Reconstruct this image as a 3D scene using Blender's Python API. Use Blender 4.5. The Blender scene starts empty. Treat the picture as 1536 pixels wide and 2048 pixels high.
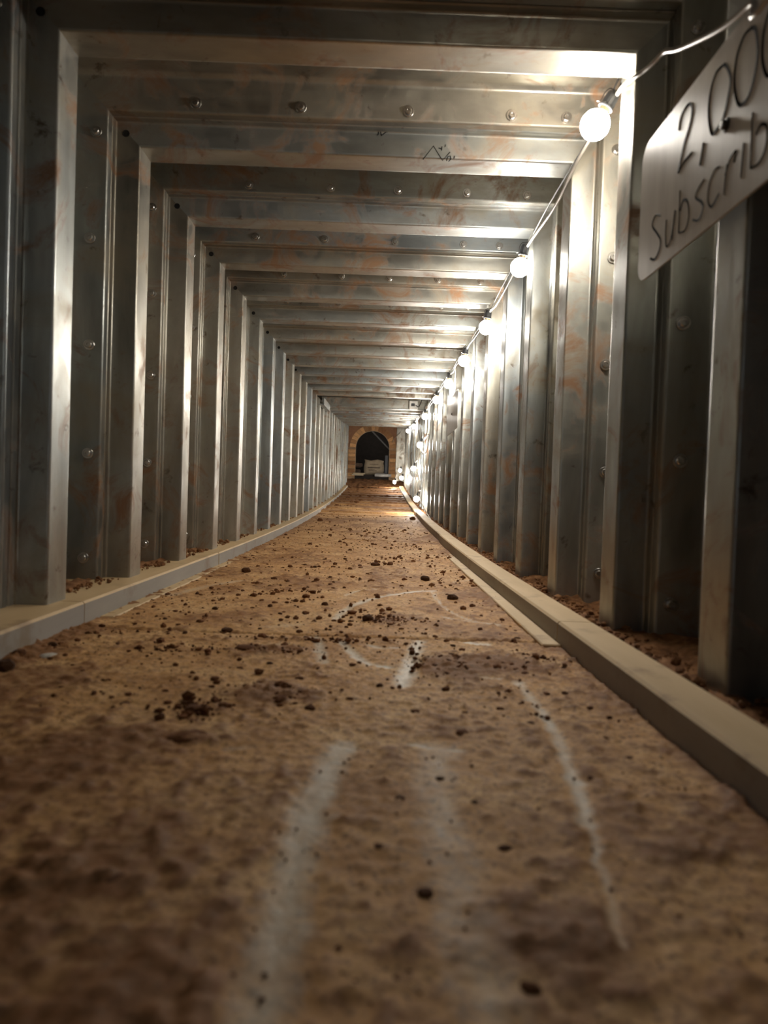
import bpy, bmesh, math, random
import numpy as np
from mathutils import Vector, Matrix

SC = bpy.context.scene
COL = SC.collection
random.seed(7)
RNG = np.random.default_rng(11)

# ------------------------------------------------------------------ camera
FPX = 1400.0                       # focal length in pixels of a 1536 x 2048 frame
YAW, PITCH, ROLL = 0.00711592, -0.02481544, 0.03467053
CAM_H = 0.2154
def cam_axes():
    cy, sy = math.cos(YAW), math.sin(YAW); cp, sp = math.cos(PITCH), math.sin(PITCH)
    cr, sr = math.cos(ROLL), math.sin(ROLL)
    w = Vector((sy*cp, cy*cp, sp)); r0 = Vector((cy, -sy, 0)); u0 = r0.cross(w)
    return cr*r0 + sr*u0, -sr*r0 + cr*u0, w
CR, CU, CW = cam_axes()
cam_data = bpy.data.cameras.new('camera')
cam_data.sensor_fit = 'HORIZONTAL'; cam_data.sensor_width = 36.0
cam_data.lens = FPX/1536*36.0
cam_data.clip_start = 0.01
cam_data.dof.use_dof = True
cam_data.dof.focus_distance = 3.4
cam_data.dof.aperture_fstop = cam_data.lens/5.0
cam = bpy.data.objects.new('camera', cam_data); COL.objects.link(cam)
m = Matrix((CR, CU, -CW)).transposed().to_4x4(); m.translation = (0, 0, CAM_H)
cam.matrix_world = m
SC.camera = cam

# ------------------------------------------------------------------ world, exposure
world = bpy.data.worlds.new('world'); SC.world = world; world.use_nodes = True
world.node_tree.nodes['Background'].inputs[0].default_value = (0.80, 0.88, 1.0, 1)
world.node_tree.nodes['Background'].inputs[1].default_value = 0.042
SC.view_settings.view_transform = 'Standard'
SC.view_settings.look = 'None'
SC.view_settings.gamma = 1.0
SC.view_settings.use_curve_mapping = False
SC.view_settings.exposure = 1.66
BULB_STRENGTH = 95.0
BULB_COLOR = (1.0, 0.94, 0.85)

# ------------------------------------------------------------------ geometry constants (metres)
XL, XR = -0.58, 0.42        # crest planes of the two walls
H = 0.998                   # crest plane of the ceiling above the curb tops
PITCHY = 0.4074             # one steel sheet per pitch
Y0 = 1.234
FLOOR_Z = -0.045
YEND = 12.8
def rise(y):
    return 0.00365*max(0.0, y-1.8)**2
def ring(k):
    return Y0 + k*PITCHY

def ray(px, py):
    return CW + (px-768)/FPX*CR - (py-1024)/FPX*CU
def at(px, py, X=None, Y=None, Z=None):
    d = ray(px, py)
    if X is not None: t = X/d.x
    elif Y is not None: t = Y/d.y
    else: t = (Z-CAM_H)/d.z
    return Vector((0, 0, CAM_H)) + d*t
def at_floor(px, py, up=0.0):
    d = ray(px, py); lo, hi = 0.1, 16.0
    for _ in range(50):
        t = (lo+hi)/2; p = Vector((0, 0, CAM_H)) + d*t
        if p.z > FLOOR_Z + up + rise(p.y): lo = t
        else: hi = t
    return Vector((0, 0, CAM_H)) + d*lo

# ------------------------------------------------------------------ value noise (numpy)
def _hash(ix, iy, seed):
    h = (ix.astype(np.int64)*374761393 + iy.astype(np.int64)*668265263 + seed*1442695041) & 0xffffffff
    h = ((h ^ (h >> 13))*1274126177) & 0xffffffff
    return ((h ^ (h >> 16)) & 0xffff)/65535.0
def vnoise(x, y, seed=0):
    ix, iy = np.floor(x), np.floor(y); fx, fy = x-ix, y-iy
    fx = fx*fx*(3-2*fx); fy = fy*fy*(3-2*fy)
    a = _hash(ix, iy, seed); b = _hash(ix+1, iy, seed); c = _hash(ix, iy+1, seed); d = _hash(ix+1, iy+1, seed)
    return (a*(1-fx)+b*fx)*(1-fy) + (c*(1-fx)+d*fx)*fy
def fbm(x, y, oct=4, seed=0):
    s = np.zeros_like(x); a = 0.5; t = 0
    for i in range(oct):
        s += a*vnoise(x*2**i, y*2**i, seed+i*17); t += a; a *= 0.55
    return s/t

# ------------------------------------------------------------------ node helpers
def mat(name):
    m = bpy.data.materials.new(name); m.use_nodes = True
    nt = m.node_tree; b = nt.nodes['Principled BSDF']
    return m, nt, b
def node(nt, t, **kw):
    n = nt.nodes.new(t)
    for k, v in kw.items(): setattr(n, k, v)
    return n
def ramp(nt, src, stops):
    r = node(nt, 'ShaderNodeValToRGB')
    el = r.color_ramp.elements
    while len(el) > 1: el.remove(el[-1])
    el[0].position, el[0].color = stops[0][0], tuple(stops[0][1])+(1,)
    for p, c in stops[1:]:
        e = el.new(p); e.color = tuple(c)+(1,)
    nt.links.new(src, r.inputs[0]); return r.outputs[0]
def noise(nt, vec, scale, detail=4, rough=0.55, dist=0.0):
    n = node(nt, 'ShaderNodeTexNoise'); n.inputs['Scale'].default_value = scale
    n.inputs['Detail'].default_value = detail; n.inputs['Roughness'].default_value = rough
    n.inputs['Distortion'].default_value = dist
    nt.links.new(vec, n.inputs['Vector']); return n.outputs[0]
def mix(nt, fac, a, b, mode='MIX'):
    n = node(nt, 'ShaderNodeMix', data_type='RGBA', blend_type=mode)
    for s, v in ((0, fac), (6, a), (7, b)):
        if hasattr(v, 'is_linked'): nt.links.new(v, n.inputs[s])
        elif isinstance(v, tuple): n.inputs[s].default_value = v+(1,)
        else: n.inputs[s].default_value = v
    return n.outputs[2]
def fmap(nt, src, a, b, c=0.0, d=1.0):
    n = node(nt, 'ShaderNodeMapRange'); n.clamp = True
    for i, v in zip((1, 2, 3, 4), (a, b, c, d)): n.inputs[i].default_value = v
    nt.links.new(src, n.inputs[0]); return n.outputs[0]
def math_(nt, op, a, b):
    n = node(nt, 'ShaderNodeMath', operation=op)
    for i, v in ((0, a), (1, b)):
        if hasattr(v, 'is_linked'): nt.links.new(v, n.inputs[i])
        else: n.inputs[i].default_value = v
    return n.outputs[0]
def bump(nt, b, h, strength, dist):
    n = node(nt, 'ShaderNodeBump'); n.inputs['Strength'].default_value = strength; n.inputs['Distance'].default_value = dist
    nt.links.new(h, n.inputs['Height']); nt.links.new(n.outputs[0], b.inputs['Normal'])
def objvec(nt, scale=(1, 1, 1)):
    t = node(nt, 'ShaderNodeTexCoord'); mp = node(nt, 'ShaderNodeMapping'); mp.inputs['Scale'].default_value = scale
    nt.links.new(t.outputs['Object'], mp.inputs[0]); return mp.outputs[0]

# ------------------------------------------------------------------ materials
def steel_material(name, stretch, rust_amount=0.62):
    """mill-finish galvanised steel with tan dust, brown rust stains and scuffs"""
    m, nt, b = mat(name)
    v = objvec(nt); vs = objvec(nt, stretch)
    oi = node(nt, 'ShaderNodeObjectInfo').outputs['Random']
    n1 = noise(nt, vs, 7, 5, 0.6, 0.3)
    base = ramp(nt, n1, [(0.28, (0.20, 0.195, 0.185)), (0.5, (0.37, 0.365, 0.35)), (0.70, (0.56, 0.555, 0.54))])
    tint = ramp(nt, oi, [(0.0, (0.86, 0.94, 1.0)), (0.5, (0.97, 1.0, 0.96)), (1.0, (0.97, 0.92, 0.82))])
    base = mix(nt, 1.0, base, tint, 'MULTIPLY')
    dust = fmap(nt, noise(nt, v, 5.0, 6, 0.65, 0.8), 0.46, 0.68, 0, 0.72)
    base = mix(nt, dust, base, (0.31, 0.265, 0.19))
    rust = fmap(nt, noise(nt, v, 6.0, 7, 0.68, 1.2), rust_amount-0.08, rust_amount+0.05, 0, 0.85)
    base = mix(nt, rust, base, (0.23, 0.105, 0.036))
    spots = fmap(nt, noise(nt, v, 22.0, 5, 0.65, 0.4), 0.62, 0.72, 0, 0.8)
    base = mix(nt, spots, base, (0.09, 0.055, 0.03))
    nt.links.new(base, b.inputs['Base Color'])
    met = math_(nt, 'SUBTRACT', 0.88, math_(nt, 'ADD', math_(nt, 'MULTIPLY', rust, 0.8), math_(nt, 'MULTIPLY', dust, 0.4)))
    met = math_(nt, 'MAXIMUM', met, 0.05)
    nt.links.new(met, b.inputs['Metallic'])
    rg = fmap(nt, noise(nt, vs, 12, 4, 0.6), 0.3, 0.7, 0.29, 0.43)
    rg = math_(nt, 'ADD', rg, math_(nt, 'MULTIPLY', math_(nt, 'ADD', rust, dust), 0.2))
    nt.links.new(rg, b.inputs['Roughness'])
    bump(nt, b, noise(nt, vs, 9, 3, 0.5), 0.25, 0.004)
    return m
M_WALL = steel_material('wall_steel', (1, 1, 0.25))
M_CEIL = steel_material('ceiling_steel', (0.3, 1, 1), 0.60)
M_EDGE, nt, b = mat('raw_steel_edge')
b.inputs['Metallic'].default_value = 0.85; b.inputs['Roughness'].default_value = 0.35
nt.links.new(ramp(nt, noise(nt, objvec(nt, (1, 1, 0.3)), 20), [(0.35, (0.30, 0.17, 0.08)), (0.55, (0.55, 0.50, 0.42))]), b.inputs['Base Color'])

def plain(name, color, rough=0.6, metal=0.0, var=0.25, scale=18, spec=0.5):
    m, nt, b = mat(name)
    n = noise(nt, objvec(nt), scale, 4)
    lo = tuple(c*(1-var) for c in color); hi = tuple(min(1, c*(1+var)) for c in color)
    nt.links.new(ramp(nt, n, [(0.3, lo), (0.7, hi)]), b.inputs['Base Color'])
    b.inputs['Roughness'].default_value = rough; b.inputs['Metallic'].default_value = metal
    b.inputs['Specular IOR Level'].default_value = spec
    return m
M_BOLT = plain('zinc_bolt', (0.55, 0.53, 0.50), 0.26, 1.0)
M_DARKBOLT = plain('dark_bolt', (0.10, 0.085, 0.07), 0.5, 0.8)
M_HOLE = plain('hole_shade', (0.006, 0.005, 0.004), 0.9)
M_INK = plain('black_ink', (0.006, 0.006, 0.006), 0.8, spec=0.15)
M_BLACK = plain('black_rubber', (0.02, 0.021, 0.023), 0.42)
M_BRASS = plain('brass_cap', (0.55, 0.40, 0.24), 0.3, 1.0)
M_CABLE = plain('pale_cable', (0.42, 0.38, 0.32), 0.35)
M_WIRE = plain('dark_cable', (0.03, 0.028, 0.026), 0.4)
M_BATTEN_FACE = plain('batten_wood', (0.33, 0.265, 0.18), 0.65, 0, 0.14, 9)
def wood_material(name, a, c, stretch, dirt):
    m, nt, b = mat(name)
    v = objvec(nt, stretch)
    n = noise(nt, v, 14, 5, 0.6, 0.4)
    base = ramp(nt, n, [(0.3, a), (0.7, c)])
    d = fmap(nt, noise(nt, objvec(nt), 8, 6, 0.65), 0.56, 0.7, 0, 0.7)
    base = mix(nt, d, base, dirt)
    nt.links.new(base, b.inputs['Base Color']); b.inputs['Roughness'].default_value = 0.62
    bump(nt, b, n, 0.15, 0.002)
    return m
M_BATTEN = wood_material('pale_batten', (0.50, 0.345, 0.17), (0.62, 0.45, 0.25), (1, 0.12, 1), (0.25, 0.15, 0.075))
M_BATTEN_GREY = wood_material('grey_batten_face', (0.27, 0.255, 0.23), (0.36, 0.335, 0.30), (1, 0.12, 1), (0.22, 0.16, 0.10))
M_PLANK = wood_material('pale_plank', (0.40, 0.31, 0.19), (0.55, 0.46, 0.32), (0.2, 1, 1), (0.25, 0.15, 0.08))
M_WHITE = plain('white_plastic', (0.62, 0.60, 0.56), 0.45)
M_BAG = plain('paper_bag', (0.40, 0.32, 0.22), 0.8, 0, 0.15)
M_PRINT = plain('brown_print', (0.10, 0.07, 0.05), 0.8)
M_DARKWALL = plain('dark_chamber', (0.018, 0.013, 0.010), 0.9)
M_MORTAR = plain('mortar', (0.34, 0.215, 0.12), 0.9)
M_RENDER = wood_material('brown_board', (0.24, 0.105, 0.045), (0.34, 0.16, 0.07), (1, 1, 1), (0.16, 0.075, 0.03))
def brick_mat(name, color):
    m, nt, b = mat(name)
    n = noise(nt, objvec(nt), 30, 4)
    oi = node(nt, 'ShaderNodeObjectInfo').outputs['Random']
    base = ramp(nt, n, [(0.3, tuple(c*0.8 for c in color)), (0.7, tuple(c*1.15 for c in color))])
    base = mix(nt, 1.0, base, ramp(nt, oi, [(0, (0.5, 0.42, 0.38)), (0.6, (1.0, 1.0, 1.0)), (1, (1.45, 1.5, 1.5))]), 'MULTIPLY')
    nt.links.new(base, b.inputs['Base Color']); b.inputs['Roughness'].default_value = 0.85
    return m
M_BRICK = brick_mat('orange_brick', (0.52, 0.28, 0.12))
M_SOIL, nt, b = mat('red_brown_soil')
_n = noise(nt, objvec(nt), 40, 5, 0.65)
_oi = node(nt, 'ShaderNodeObjectInfo').outputs['Random']
_c = ramp(nt, _n, [(0.3, (0.085, 0.037, 0.014)), (0.5, (0.20, 0.09, 0.036)), (0.72, (0.36, 0.185, 0.082))])
nt.links.new(_c, b.inputs['Base Color']); b.inputs['Roughness'].default_value = 0.9
b.inputs['Specular IOR Level'].default_value = 0.2
bump(nt, b, noise(nt, objvec(nt), 150, 3), 0.5, 0.002)
M_CLOD, nt, b = mat('dark_soil_clod')
_n = noise(nt, objvec(nt), 60, 5, 0.65)
_oi = node(nt, 'ShaderNodeObjectInfo').outputs['Random']
_c = mix(nt, 1.0, ramp(nt, _n, [(0.3, (0.040, 0.017, 0.007)), (0.7, (0.145, 0.062, 0.022))]), ramp(nt, _oi, [(0, (0.6, 0.6, 0.62)), (1, (1.5, 1.35, 1.2))]), 'MULTIPLY')
nt.links.new(_c, b.inputs['Base Color']); b.inputs['Roughness'].default_value = 0.9
b.inputs['Specular IOR Level'].default_value = 0.2
M_STONE = plain('pale_stone', (0.42, 0.39, 0.34), 0.6)

# floor: plywood under tan dust; attribute "soil" = brown dirt, "wipe" = rubbed bare streaks
M_FLOOR, nt, b = mat('dusty_floor_board')
v = objvec(nt)
a_s = node(nt, 'ShaderNodeAttribute', attribute_name='soil').outputs['Fac']
a_w = node(nt, 'ShaderNodeAttribute', attribute_name='wipe').outputs['Fac']
n1 = noise(nt, v, 9, 6, 0.62, 0.5); n2 = noise(nt, v, 70, 5, 0.7, 0.2); n3 = noise(nt, v, 190, 3, 0.6)
dust = ramp(nt, n1, [(0.28, (0.37, 0.175, 0.052)), (0.5, (0.54, 0.295, 0.11)), (0.72, (0.68, 0.43, 0.20))])
sp = fmap(nt, n2, 0.49, 0.62, 0, 0.55)
dust = mix(nt, sp, dust, (0.20, 0.092, 0.034))
sp2 = fmap(nt, n3, 0.56, 0.64, 0, 0.7)
dust = mix(nt, sp2, dust, (0.10, 0.05, 0.023))
soil = ramp(nt, n2, [(0.3, (0.10, 0.038, 0.011)), (0.6, (0.245, 0.100, 0.030))])
sfac = fmap(nt, math_(nt, 'ADD', a_s, math_(nt, 'MULTIPLY', math_(nt, 'SUBTRACT', n2, 0.5), 0.40)), 0.40, 0.66, 0, 0.85)
col = mix(nt, sfac, dust, soil)
bare = ramp(nt, noise(nt, objvec(nt, (1, 1, 1)), 25, 4), [(0.3, (0.46, 0.41, 0.31)), (0.7, (0.66, 0.61, 0.50))])
wf = fmap(nt, math_(nt, 'ADD', a_w, math_(nt, 'MULTIPLY', math_(nt, 'SUBTRACT', n2, 0.5), 0.5)), 0.18, 0.90, 0, 0.68)
col = mix(nt, wf, col, bare)
nt.links.new(col, b.inputs['Base Color'])
rg = math_(nt, 'SUBTRACT', 0.74, math_(nt, 'MULTIPLY', wf, 0.34))
nt.links.new(rg, b.inputs['Roughness'])
b.inputs['Specular IOR Level'].default_value = 0.4
bump(nt, b, math_(nt, 'ADD', n2, math_(nt, 'MULTIPLY', n3, 0.5)), 0.45, 0.003)

M_BULB, nt, b = mat('lit_bulb_glass')
nt.nodes.remove(b)
em = node(nt, 'ShaderNodeEmission'); em.inputs[0].default_value = BULB_COLOR+(1,); em.inputs[1].default_value = BULB_STRENGTH
nt.links.new(em.outputs[0], nt.nodes['Material Output'].inputs[0])

# ------------------------------------------------------------------ object helpers
def tag(o, label=None, cat=None, group=None, kind=None):
    if label: o['label'] = label
    if cat: o['category'] = cat
    if group: o['group'] = group
    if kind: o['kind'] = kind
    return o
def empty(name, loc, label=None, cat=None, group=None, kind=None):
    o = bpy.data.objects.new(name, None); COL.objects.link(o); o.location = loc
    o.empty_display_size = 0.05
    return tag(o, label, cat, group, kind)
class MB:
    def __init__(s): s.v = []; s.f = []; s.mi = []
    def add(s, verts, faces, mi=0):
        o = len(s.v); s.v += [tuple(p) for p in verts]
        for f in faces: s.f.append(tuple(i+o for i in f)); s.mi.append(mi)
    def box(s, a, c, mi=0, bev=0.0):
        (x0, y0, z0), (x1, y1, z1) = a, c
        if bev <= 0:
            vs = [(x0,y0,z0),(x1,y0,z0),(x1,y1,z0),(x0,y1,z0),(x0,y0,z1),(x1,y0,z1),(x1,y1,z1),(x0,y1,z1)]
            s.add(vs, [(0,3,2,1),(4,5,6,7),(0,1,5,4),(1,2,6,5),(2,3,7,6),(3,0,4,7)], mi); return
        bm = bmesh.new(); bmesh.ops.create_cube(bm, size=1)
        for q in bm.verts: q.co = Vector(((x0+x1)/2+q.co.x*(x1-x0), (y0+y1)/2+q.co.y*(y1-y0), (z0+z1)/2+q.co.z*(z1-z0)))
        bmesh.ops.bevel(bm, geom=bm.edges[:], offset=bev, segments=1, affect='EDGES')
        s.add([q.co[:] for q in bm.verts], [[q.index for q in f.verts] for f in bm.faces], mi); bm.free()
    def tube(s, pts, r, n=6, mi=0, flat=None):
        pts = [Vector(p) for p in pts]; rings = []; up = Vector((0, 0, 1))
        tang = []
        for i in range(len(pts)):
            t = pts[min(i+1, len(pts)-1)] - pts[max(i-1, 0)]
            tang.append(t.normalized() if t.length > 1e-9 else Vector((0, 1, 0)))
        nrm = tang[0].orthogonal().normalized()
        vs = []
        for i, p in enumerate(pts):
            nrm = (nrm - tang[i]*nrm.dot(tang[i]))
            nrm = nrm.normalized() if nrm.length > 1e-6 else tang[i].orthogonal().normalized()
            bn = tang[i].cross(nrm)
            rr = r[i] if isinstance(r, (list, tuple)) else r
            for j in range(n):
                a = 2*math.pi*j/n; vs.append(p + nrm*math.cos(a)*rr + bn*math.sin(a)*rr)
        fs = []
        for i in range(len(pts)-1):
            for j in range(n):
                fs.append((i*n+j, i*n+(j+1) % n, (i+1)*n+(j+1) % n, (i+1)*n+j))
        fs.append(tuple(range(n-1, -1, -1))); fs.append(tuple((len(pts)-1)*n+j for j in range(n)))
        s.add(vs, fs, mi)
    def lathe(s, prof, n=16, mi=0, M=None):
        vs = []; fs = []
        for r, z in prof:
            for j in range(n):
                a = 2*math.pi*j/n; p = Vector((r*math.cos(a), r*math.sin(a), z)); vs.append(M @ p if M else p)
        for i in range(len(prof)-1):
            for j in range(n):
                fs.append((i*n+j, i*n+(j+1) % n, (i+1)*n+(j+1) % n, (i+1)*n+j))
        if prof[0][0] > 1e-5: fs.append(tuple(range(n-1, -1, -1)))
        if prof[-1][0] > 1e-5: fs.append(tuple((len(prof)-1)*n+j for j in range(n)))
        s.add(vs, fs, mi)
    def mesh(s, name, mats, warp=False, smooth=False, origin=(0, 0, 0)):
        me = bpy.data.meshes.new(name)
        o = Vector(origin)
        vs = []
        for p in s.v:
            q = Vector(p)
            if warp: q.z += rise(q.y)
            vs.append(tuple(q - o))
        me.from_pydata(vs, [], s.f)
        for mm in (mats if isinstance(mats, (list, tuple)) else [mats]): me.materials.append(mm)
        me.polygons.foreach_set('material_index', s.mi)
        if smooth: me.polygons.foreach_set('use_smooth', [True]*len(s.f))
        me.update()
        bm = bmesh.new(); bm.from_mesh(me); bmesh.ops.recalc_face_normals(bm, faces=bm.faces[:]); bm.to_mesh(me); bm.free()
        return me
    def build(s, name, mats, parent=None, warp=False, smooth=False, origin=(0, 0, 0)):
        """origin = world position of the object's own origin"""
        me = s.mesh(name, mats, warp, smooth, origin)
        o = bpy.data.objects.new(name, me); COL.objects.link(o)
        put(o, parent, origin)
        return o
WPOS = {}
def put(o, parent, world_loc):
    """parent (all parents are unrotated and unscaled) keeping the world location"""
    base = Vector((0, 0, 0)); q = parent
    while q is not None:
        base += Vector(q.location); q = q.parent
    o.parent = parent; o.location = Vector(world_loc) - base
def inst(name, me, parent, loc, rot=None, scale=None):
    o = bpy.data.objects.new(name, me); COL.objects.link(o); put(o, parent, loc)
    if rot is not None: o.rotation_euler = rot
    if scale is not None: o.scale = scale
    return o
def smooth_path(pts, n=6):
    P = [Vector(p) for p in pts]; out = []
    for i in range(len(P)-1):
        a = P[max(i-1, 0)]; b_ = P[i]; c = P[i+1]; d = P[min(i+2, len(P)-1)]
        for j in range(n):
            t = j/n
            out.append(0.5*((2*b_) + (c-a)*t + (2*a-5*b_+4*c-d)*t*t + (3*b_-a-3*c+d)*t**3))
    out.append(P[-1]); return out

# ------------------------------------------------------------------ steel lining
def rounded(prof, rad=0.004, seg=3):
    out = [prof[0]]
    for i in range(1, len(prof)-1):
        a, c, d = (np.array(prof[i-1]), np.array(prof[i]), np.array(prof[i+1]))
        l1 = np.linalg.norm(a-c); l2 = np.linalg.norm(d-c); q = min(rad, l1*0.45, l2*0.45)
        p0 = c+(a-c)/l1*q; p1 = c+(d-c)/l2*q
        for j in range(seg+1):
            t = j/seg; out.append(tuple((1-t)**2*p0 + 2*t*(1-t)*c + t*t*p1))
    out.append(prof[-1]); return out
# one sheet across its pitch: (distance along the tunnel from the crest's near edge, depth behind the crest plane)
RAW = [(-0.024, 0.080), (-0.024, 0.055), (-0.003, 0.055), (0.0, 0.0), (0.076, 0.0), (0.088, 0.135), (0.338, 0.135), (0.350, 0.128), (0.3574, 0.055), (0.381, 0.055), (0.381, 0.080)]
PROF = rounded(RAW, 0.0045)
THK = 0.004
def sweep_profile(mb, y, pt):
    """pt(t_y, depth) -> two end points; builds a closed thin sheet"""
    n = len(PROF); vs = []
    for off in (0.0, THK):
        for (t, r) in PROF:
            a, c = pt(y+t, r+off); vs += [a, c]
    N = 2*n; fs = []; mi = []
    for i in range(n-1):
        fs.append((2*i, 2*i+2, 2*i+3, 2*i+1)); fs.append((N+2*i, N+2*i+1, N+2*i+3, N+2*i+2))
        fs.append((2*i, N+2*i, N+2*i+2, 2*i+2)); fs.append((2*i+1, 2*i+3, N+2*i+3, N+2*i+1))
    mb.add(vs, fs)
    mb.add(vs, [(0, 1, N+1, N), (2*n-2, N+2*n-2, N+2*n-1, 2*n-1)], 1)

bolt_mb = MB()
bolt_mb.lathe([(0.0125, 0.0), (0.0125, 0.0018), (0.0118, 0.0024), (0.0078, 0.0024), (0.0078, 0.0070), (0.0066, 0.0085), (0.0032, 0.0086), (0.0028, 0.0065), (0.0, 0.0065)], 14)
BOLT = bolt_mb.mesh('bolt', M_BOLT)
hole_mb = MB(); hole_mb.lathe([(0.008, 0.0), (0.008, 0.0006), (0.0065, 0.0006), (0.0060, 0.0001), (0.0, 0.0001)], 14)
HOLE = hole_mb.mesh('bolt_hole_disc', M_HOLE)
BOLT_T, BOLT_R = 0.3542, 0.084      # bolts sit on the flange that faces back along the tunnel
A_C = math.atan2(0.0074, 0.073); A_E = math.atan2(0.003, 0.055)
wall_left = empty('wall_left', (0, 0, 0), 'ribbed grey steel left wall of the tunnel lit by the bulbs opposite', 'wall', kind='structure')
wall_right = empty('wall_right', (0, 0, 0), 'ribbed grey steel right wall of the tunnel carrying the bulbs and signs', 'wall', kind='structure')
ceiling = empty('ceiling', (0, 0, 0), 'ribbed steel tunnel ceiling with rows of bolts', 'ceiling', kind='structure')
K0, K1 = -3, 28
GAP = (13, 14)
ZB = -0.03
def rot_to(normal):
    return Vector((0, 0, 1)).rotation_difference(Vector(normal)).to_euler()
for k in range(K0, K1+1):
    y = ring(k)
    if y + 0.32 > YEND+0.05: continue
    jit = random.uniform(-0.004, 0.004)
    # left wall sheet
    mb = MB(); sweep_profile(mb, y, lambda t, r: ((XL-r, t, ZB), (XL-r, t, H+r)))
    sl = mb.build('steel_sheet', [M_WALL, M_EDGE], wall_left, warp=True)
    mb = MB(); sweep_profile(mb, y, lambda t, r: ((XR+r, t, ZB), (XR+r, t, H+r)))
    sr = mb.build('steel_sheet', [M_WALL, M_EDGE], wall_right, warp=True)
    scs = None
    if k not in GAP:
        mb = MB(); sweep_profile(mb, y, lambda t, r: ((XL-r, t, H+r), (XR+r, t, H+r)))
        scs = mb.build('steel_sheet', [M_CEIL, M_EDGE], ceiling, warp=True)
    def face_bolts(last_k, ceil_only=False):
        yy = y+BOLT_T-0.001; rz = rise(yy)
        for z in (0.048, 0.288, 0.526, 0.765, 1.005):
            for sgn, sh, X in ((-1, sl, XL-BOLT_R), (1, sr, XR+BOLT_R)):
                inst('bolt', BOLT, sh, (X+random.uniform(-.005, .005), yy, z+random.uniform(-0.006, 0.006)+rz), rot_to((-sgn*math.sin(A_C), -math.cos(A_C), 0)))
    if -2 <= k <= 16:
        face_bolts(k)
        if scs and k <= 11:
            off = (-0.445, -0.21, 0.03, 0.262, 0.385) if k % 2 == 0 else (-0.40, -0.17, 0.02, 0.215, 0.385)
            yy = y+BOLT_T+0.0005
            for x in off:
                inst('bolt', BOLT, scs, (x+jit*3, yy, H+0.076+rise(yy)), rot_to((0, -math.cos(A_C), -math.sin(A_C))))
    if -1 <= k <= 9:   # near-black disc paints the shade inside an empty bolt hole, left flanks
        inst('bolt_hole_disc', HOLE, sl, (XL-0.033, y-0.0022, H+0.029+rise(y)), rot_to((math.sin(A_E), -math.cos(A_E), 0)))

# ink marks on the second ceiling flank
def ink(lines, parent, name='ink_mark', r=0.0014):
    mb = MB()
    for ln in lines:
        pts = []
        for px, py in ln:
            d = ray(px, py); o = Vector((0, 0, CAM_H))
            n = Vector((0, -math.cos(A_E), -math.sin(A_E))); p0 = Vector((0, ring(1)-0.0005, H))
            t = (p0-o).dot(n)/d.dot(n); pts.append(o+d*t)
        mb.tube(pts, r, 5)
    mb.build(name, M_INK, parent)
cs1 = [o for o in ceiling.children][4]
ink([[(757, 259), (757, 267), (755, 270)], [(760, 260), (763, 271), (772, 264), (768, 259), (760, 260)], [(775, 258), (774, 265)]], cs1)
ink([[(846, 319), (867, 292), (885, 321), (900, 304)], [(877, 296), (884, 298), (884, 293)], [(884, 293), (883, 301)], [(891, 289), (890, 294)], [(893, 322), (896, 313), (901, 312), (902, 318), (897, 323)], [(909, 312), (908, 317)]], cs1, r=0.0011)

# recess in the ceiling over the missing sheets, and the beam at its far side
gy0, gy1 = ring(12)+0.33, ring(15)-0.07
mb = MB()
zt = H+0.20
mb.box((XL-0.14, gy0-0.01, zt), (XR+0.14, gy1+0.09, zt+0.01))
mb.box((XL-0.14, gy0-0.02, H+0.06), (XR+0.14, gy0-0.01, zt+0.01))
rec = mb.build('recess_lining', M_CEIL, ceiling, warp=True)
# added dark planes behind the lining stop world light leaking through sheet gaps
def backing(parent, f):
    mb = MB(); ys = [-0.45]+[1.8+0.9*i for i in range(13)]
    for a, c in zip(ys[:-1], ys[1:]):
        p0, p1 = f; mb.add([(p0[0], a, p0[1]), (p1[0], a, p1[1]), (p1[0], c, p1[1]), (p0[0], c, p0[1])], [(0, 1, 2, 3)])
    mb.build('backing', M_DARKWALL, parent, warp=True)
backing(wall_left, ((XL-0.147, -0.25), (XL-0.147, H+0.25)))
backing(wall_right, ((XR+0.147, -0.25), (XR+0.147, H+0.25)))
backing(ceiling, ((XL-0.147, H+0.215), (XR+0.147, H+0.215)))
beam = empty('steel_beam', (-0.1, gy1, H+rise(gy1)), 'grey steel channel beam spanning a gap in the ceiling, well down the tunnel', 'beam')
zb0 = at(740, 817, Y=gy1).z; zb1 = at(740, 797, Y=gy1).z
mb = MB(); mb.box((XL-0.05, gy1+0.0, zb0), (XR+0.05, gy1+0.008, zb1)); mb.build('web', M_CEIL, beam)
for z in (zb0, zb1-0.008):
    mb = MB(); mb.box((XL-0.05, gy1-0.03, z), (XR+0.05, gy1+0.06, z+0.008), bev=0.002); mb.build('flange', M_CEIL, beam)
p = at(827, 811, Y=gy1-0.05)
jb = empty('junction_box', p, 'small pale electrical box under the ceiling beam at its right end', 'box')
mb = MB(); mb.box(p+Vector((-0.045, -0.03, -0.04)), p+Vector((0.045, 0.03, 0.045)), bev=0.006); mb.build('box_body', M_WHITE, jb)
mb = MB(); mb.box(p+Vector((-0.025, -0.033, -0.012)), p+Vector((0.012, -0.029, 0.018)), bev=0.003); mb.build('terminal_cover', M_BLACK, jb)
mb = MB(); mb.tube(smooth_path([p+Vector((0.02, -0.03, 0.0)), p+Vector((0.05, -0.05, -0.02)), p+Vector((0.07, -0.02, 0.02)), p+Vector((0.085, 0, 0.06))]), 0.004); mb.build('lead', M_WIRE, jb)
mb = MB(); mb.box((XL-0.005, gy0+0.02, H-0.055), (XL+0.035, gy1-0.05, H-0.045)); mb.box((XL+0.03, gy0+0.02, H-0.055), (XL+0.04, gy1-0.05, H+0.01))
tag(mb.build('angle_bracket', M_WALL, None, warp=True, origin=(XL, gy0, H)), 'short steel angle strip along the left wall head at the ceiling gap', 'bracket')

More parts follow.
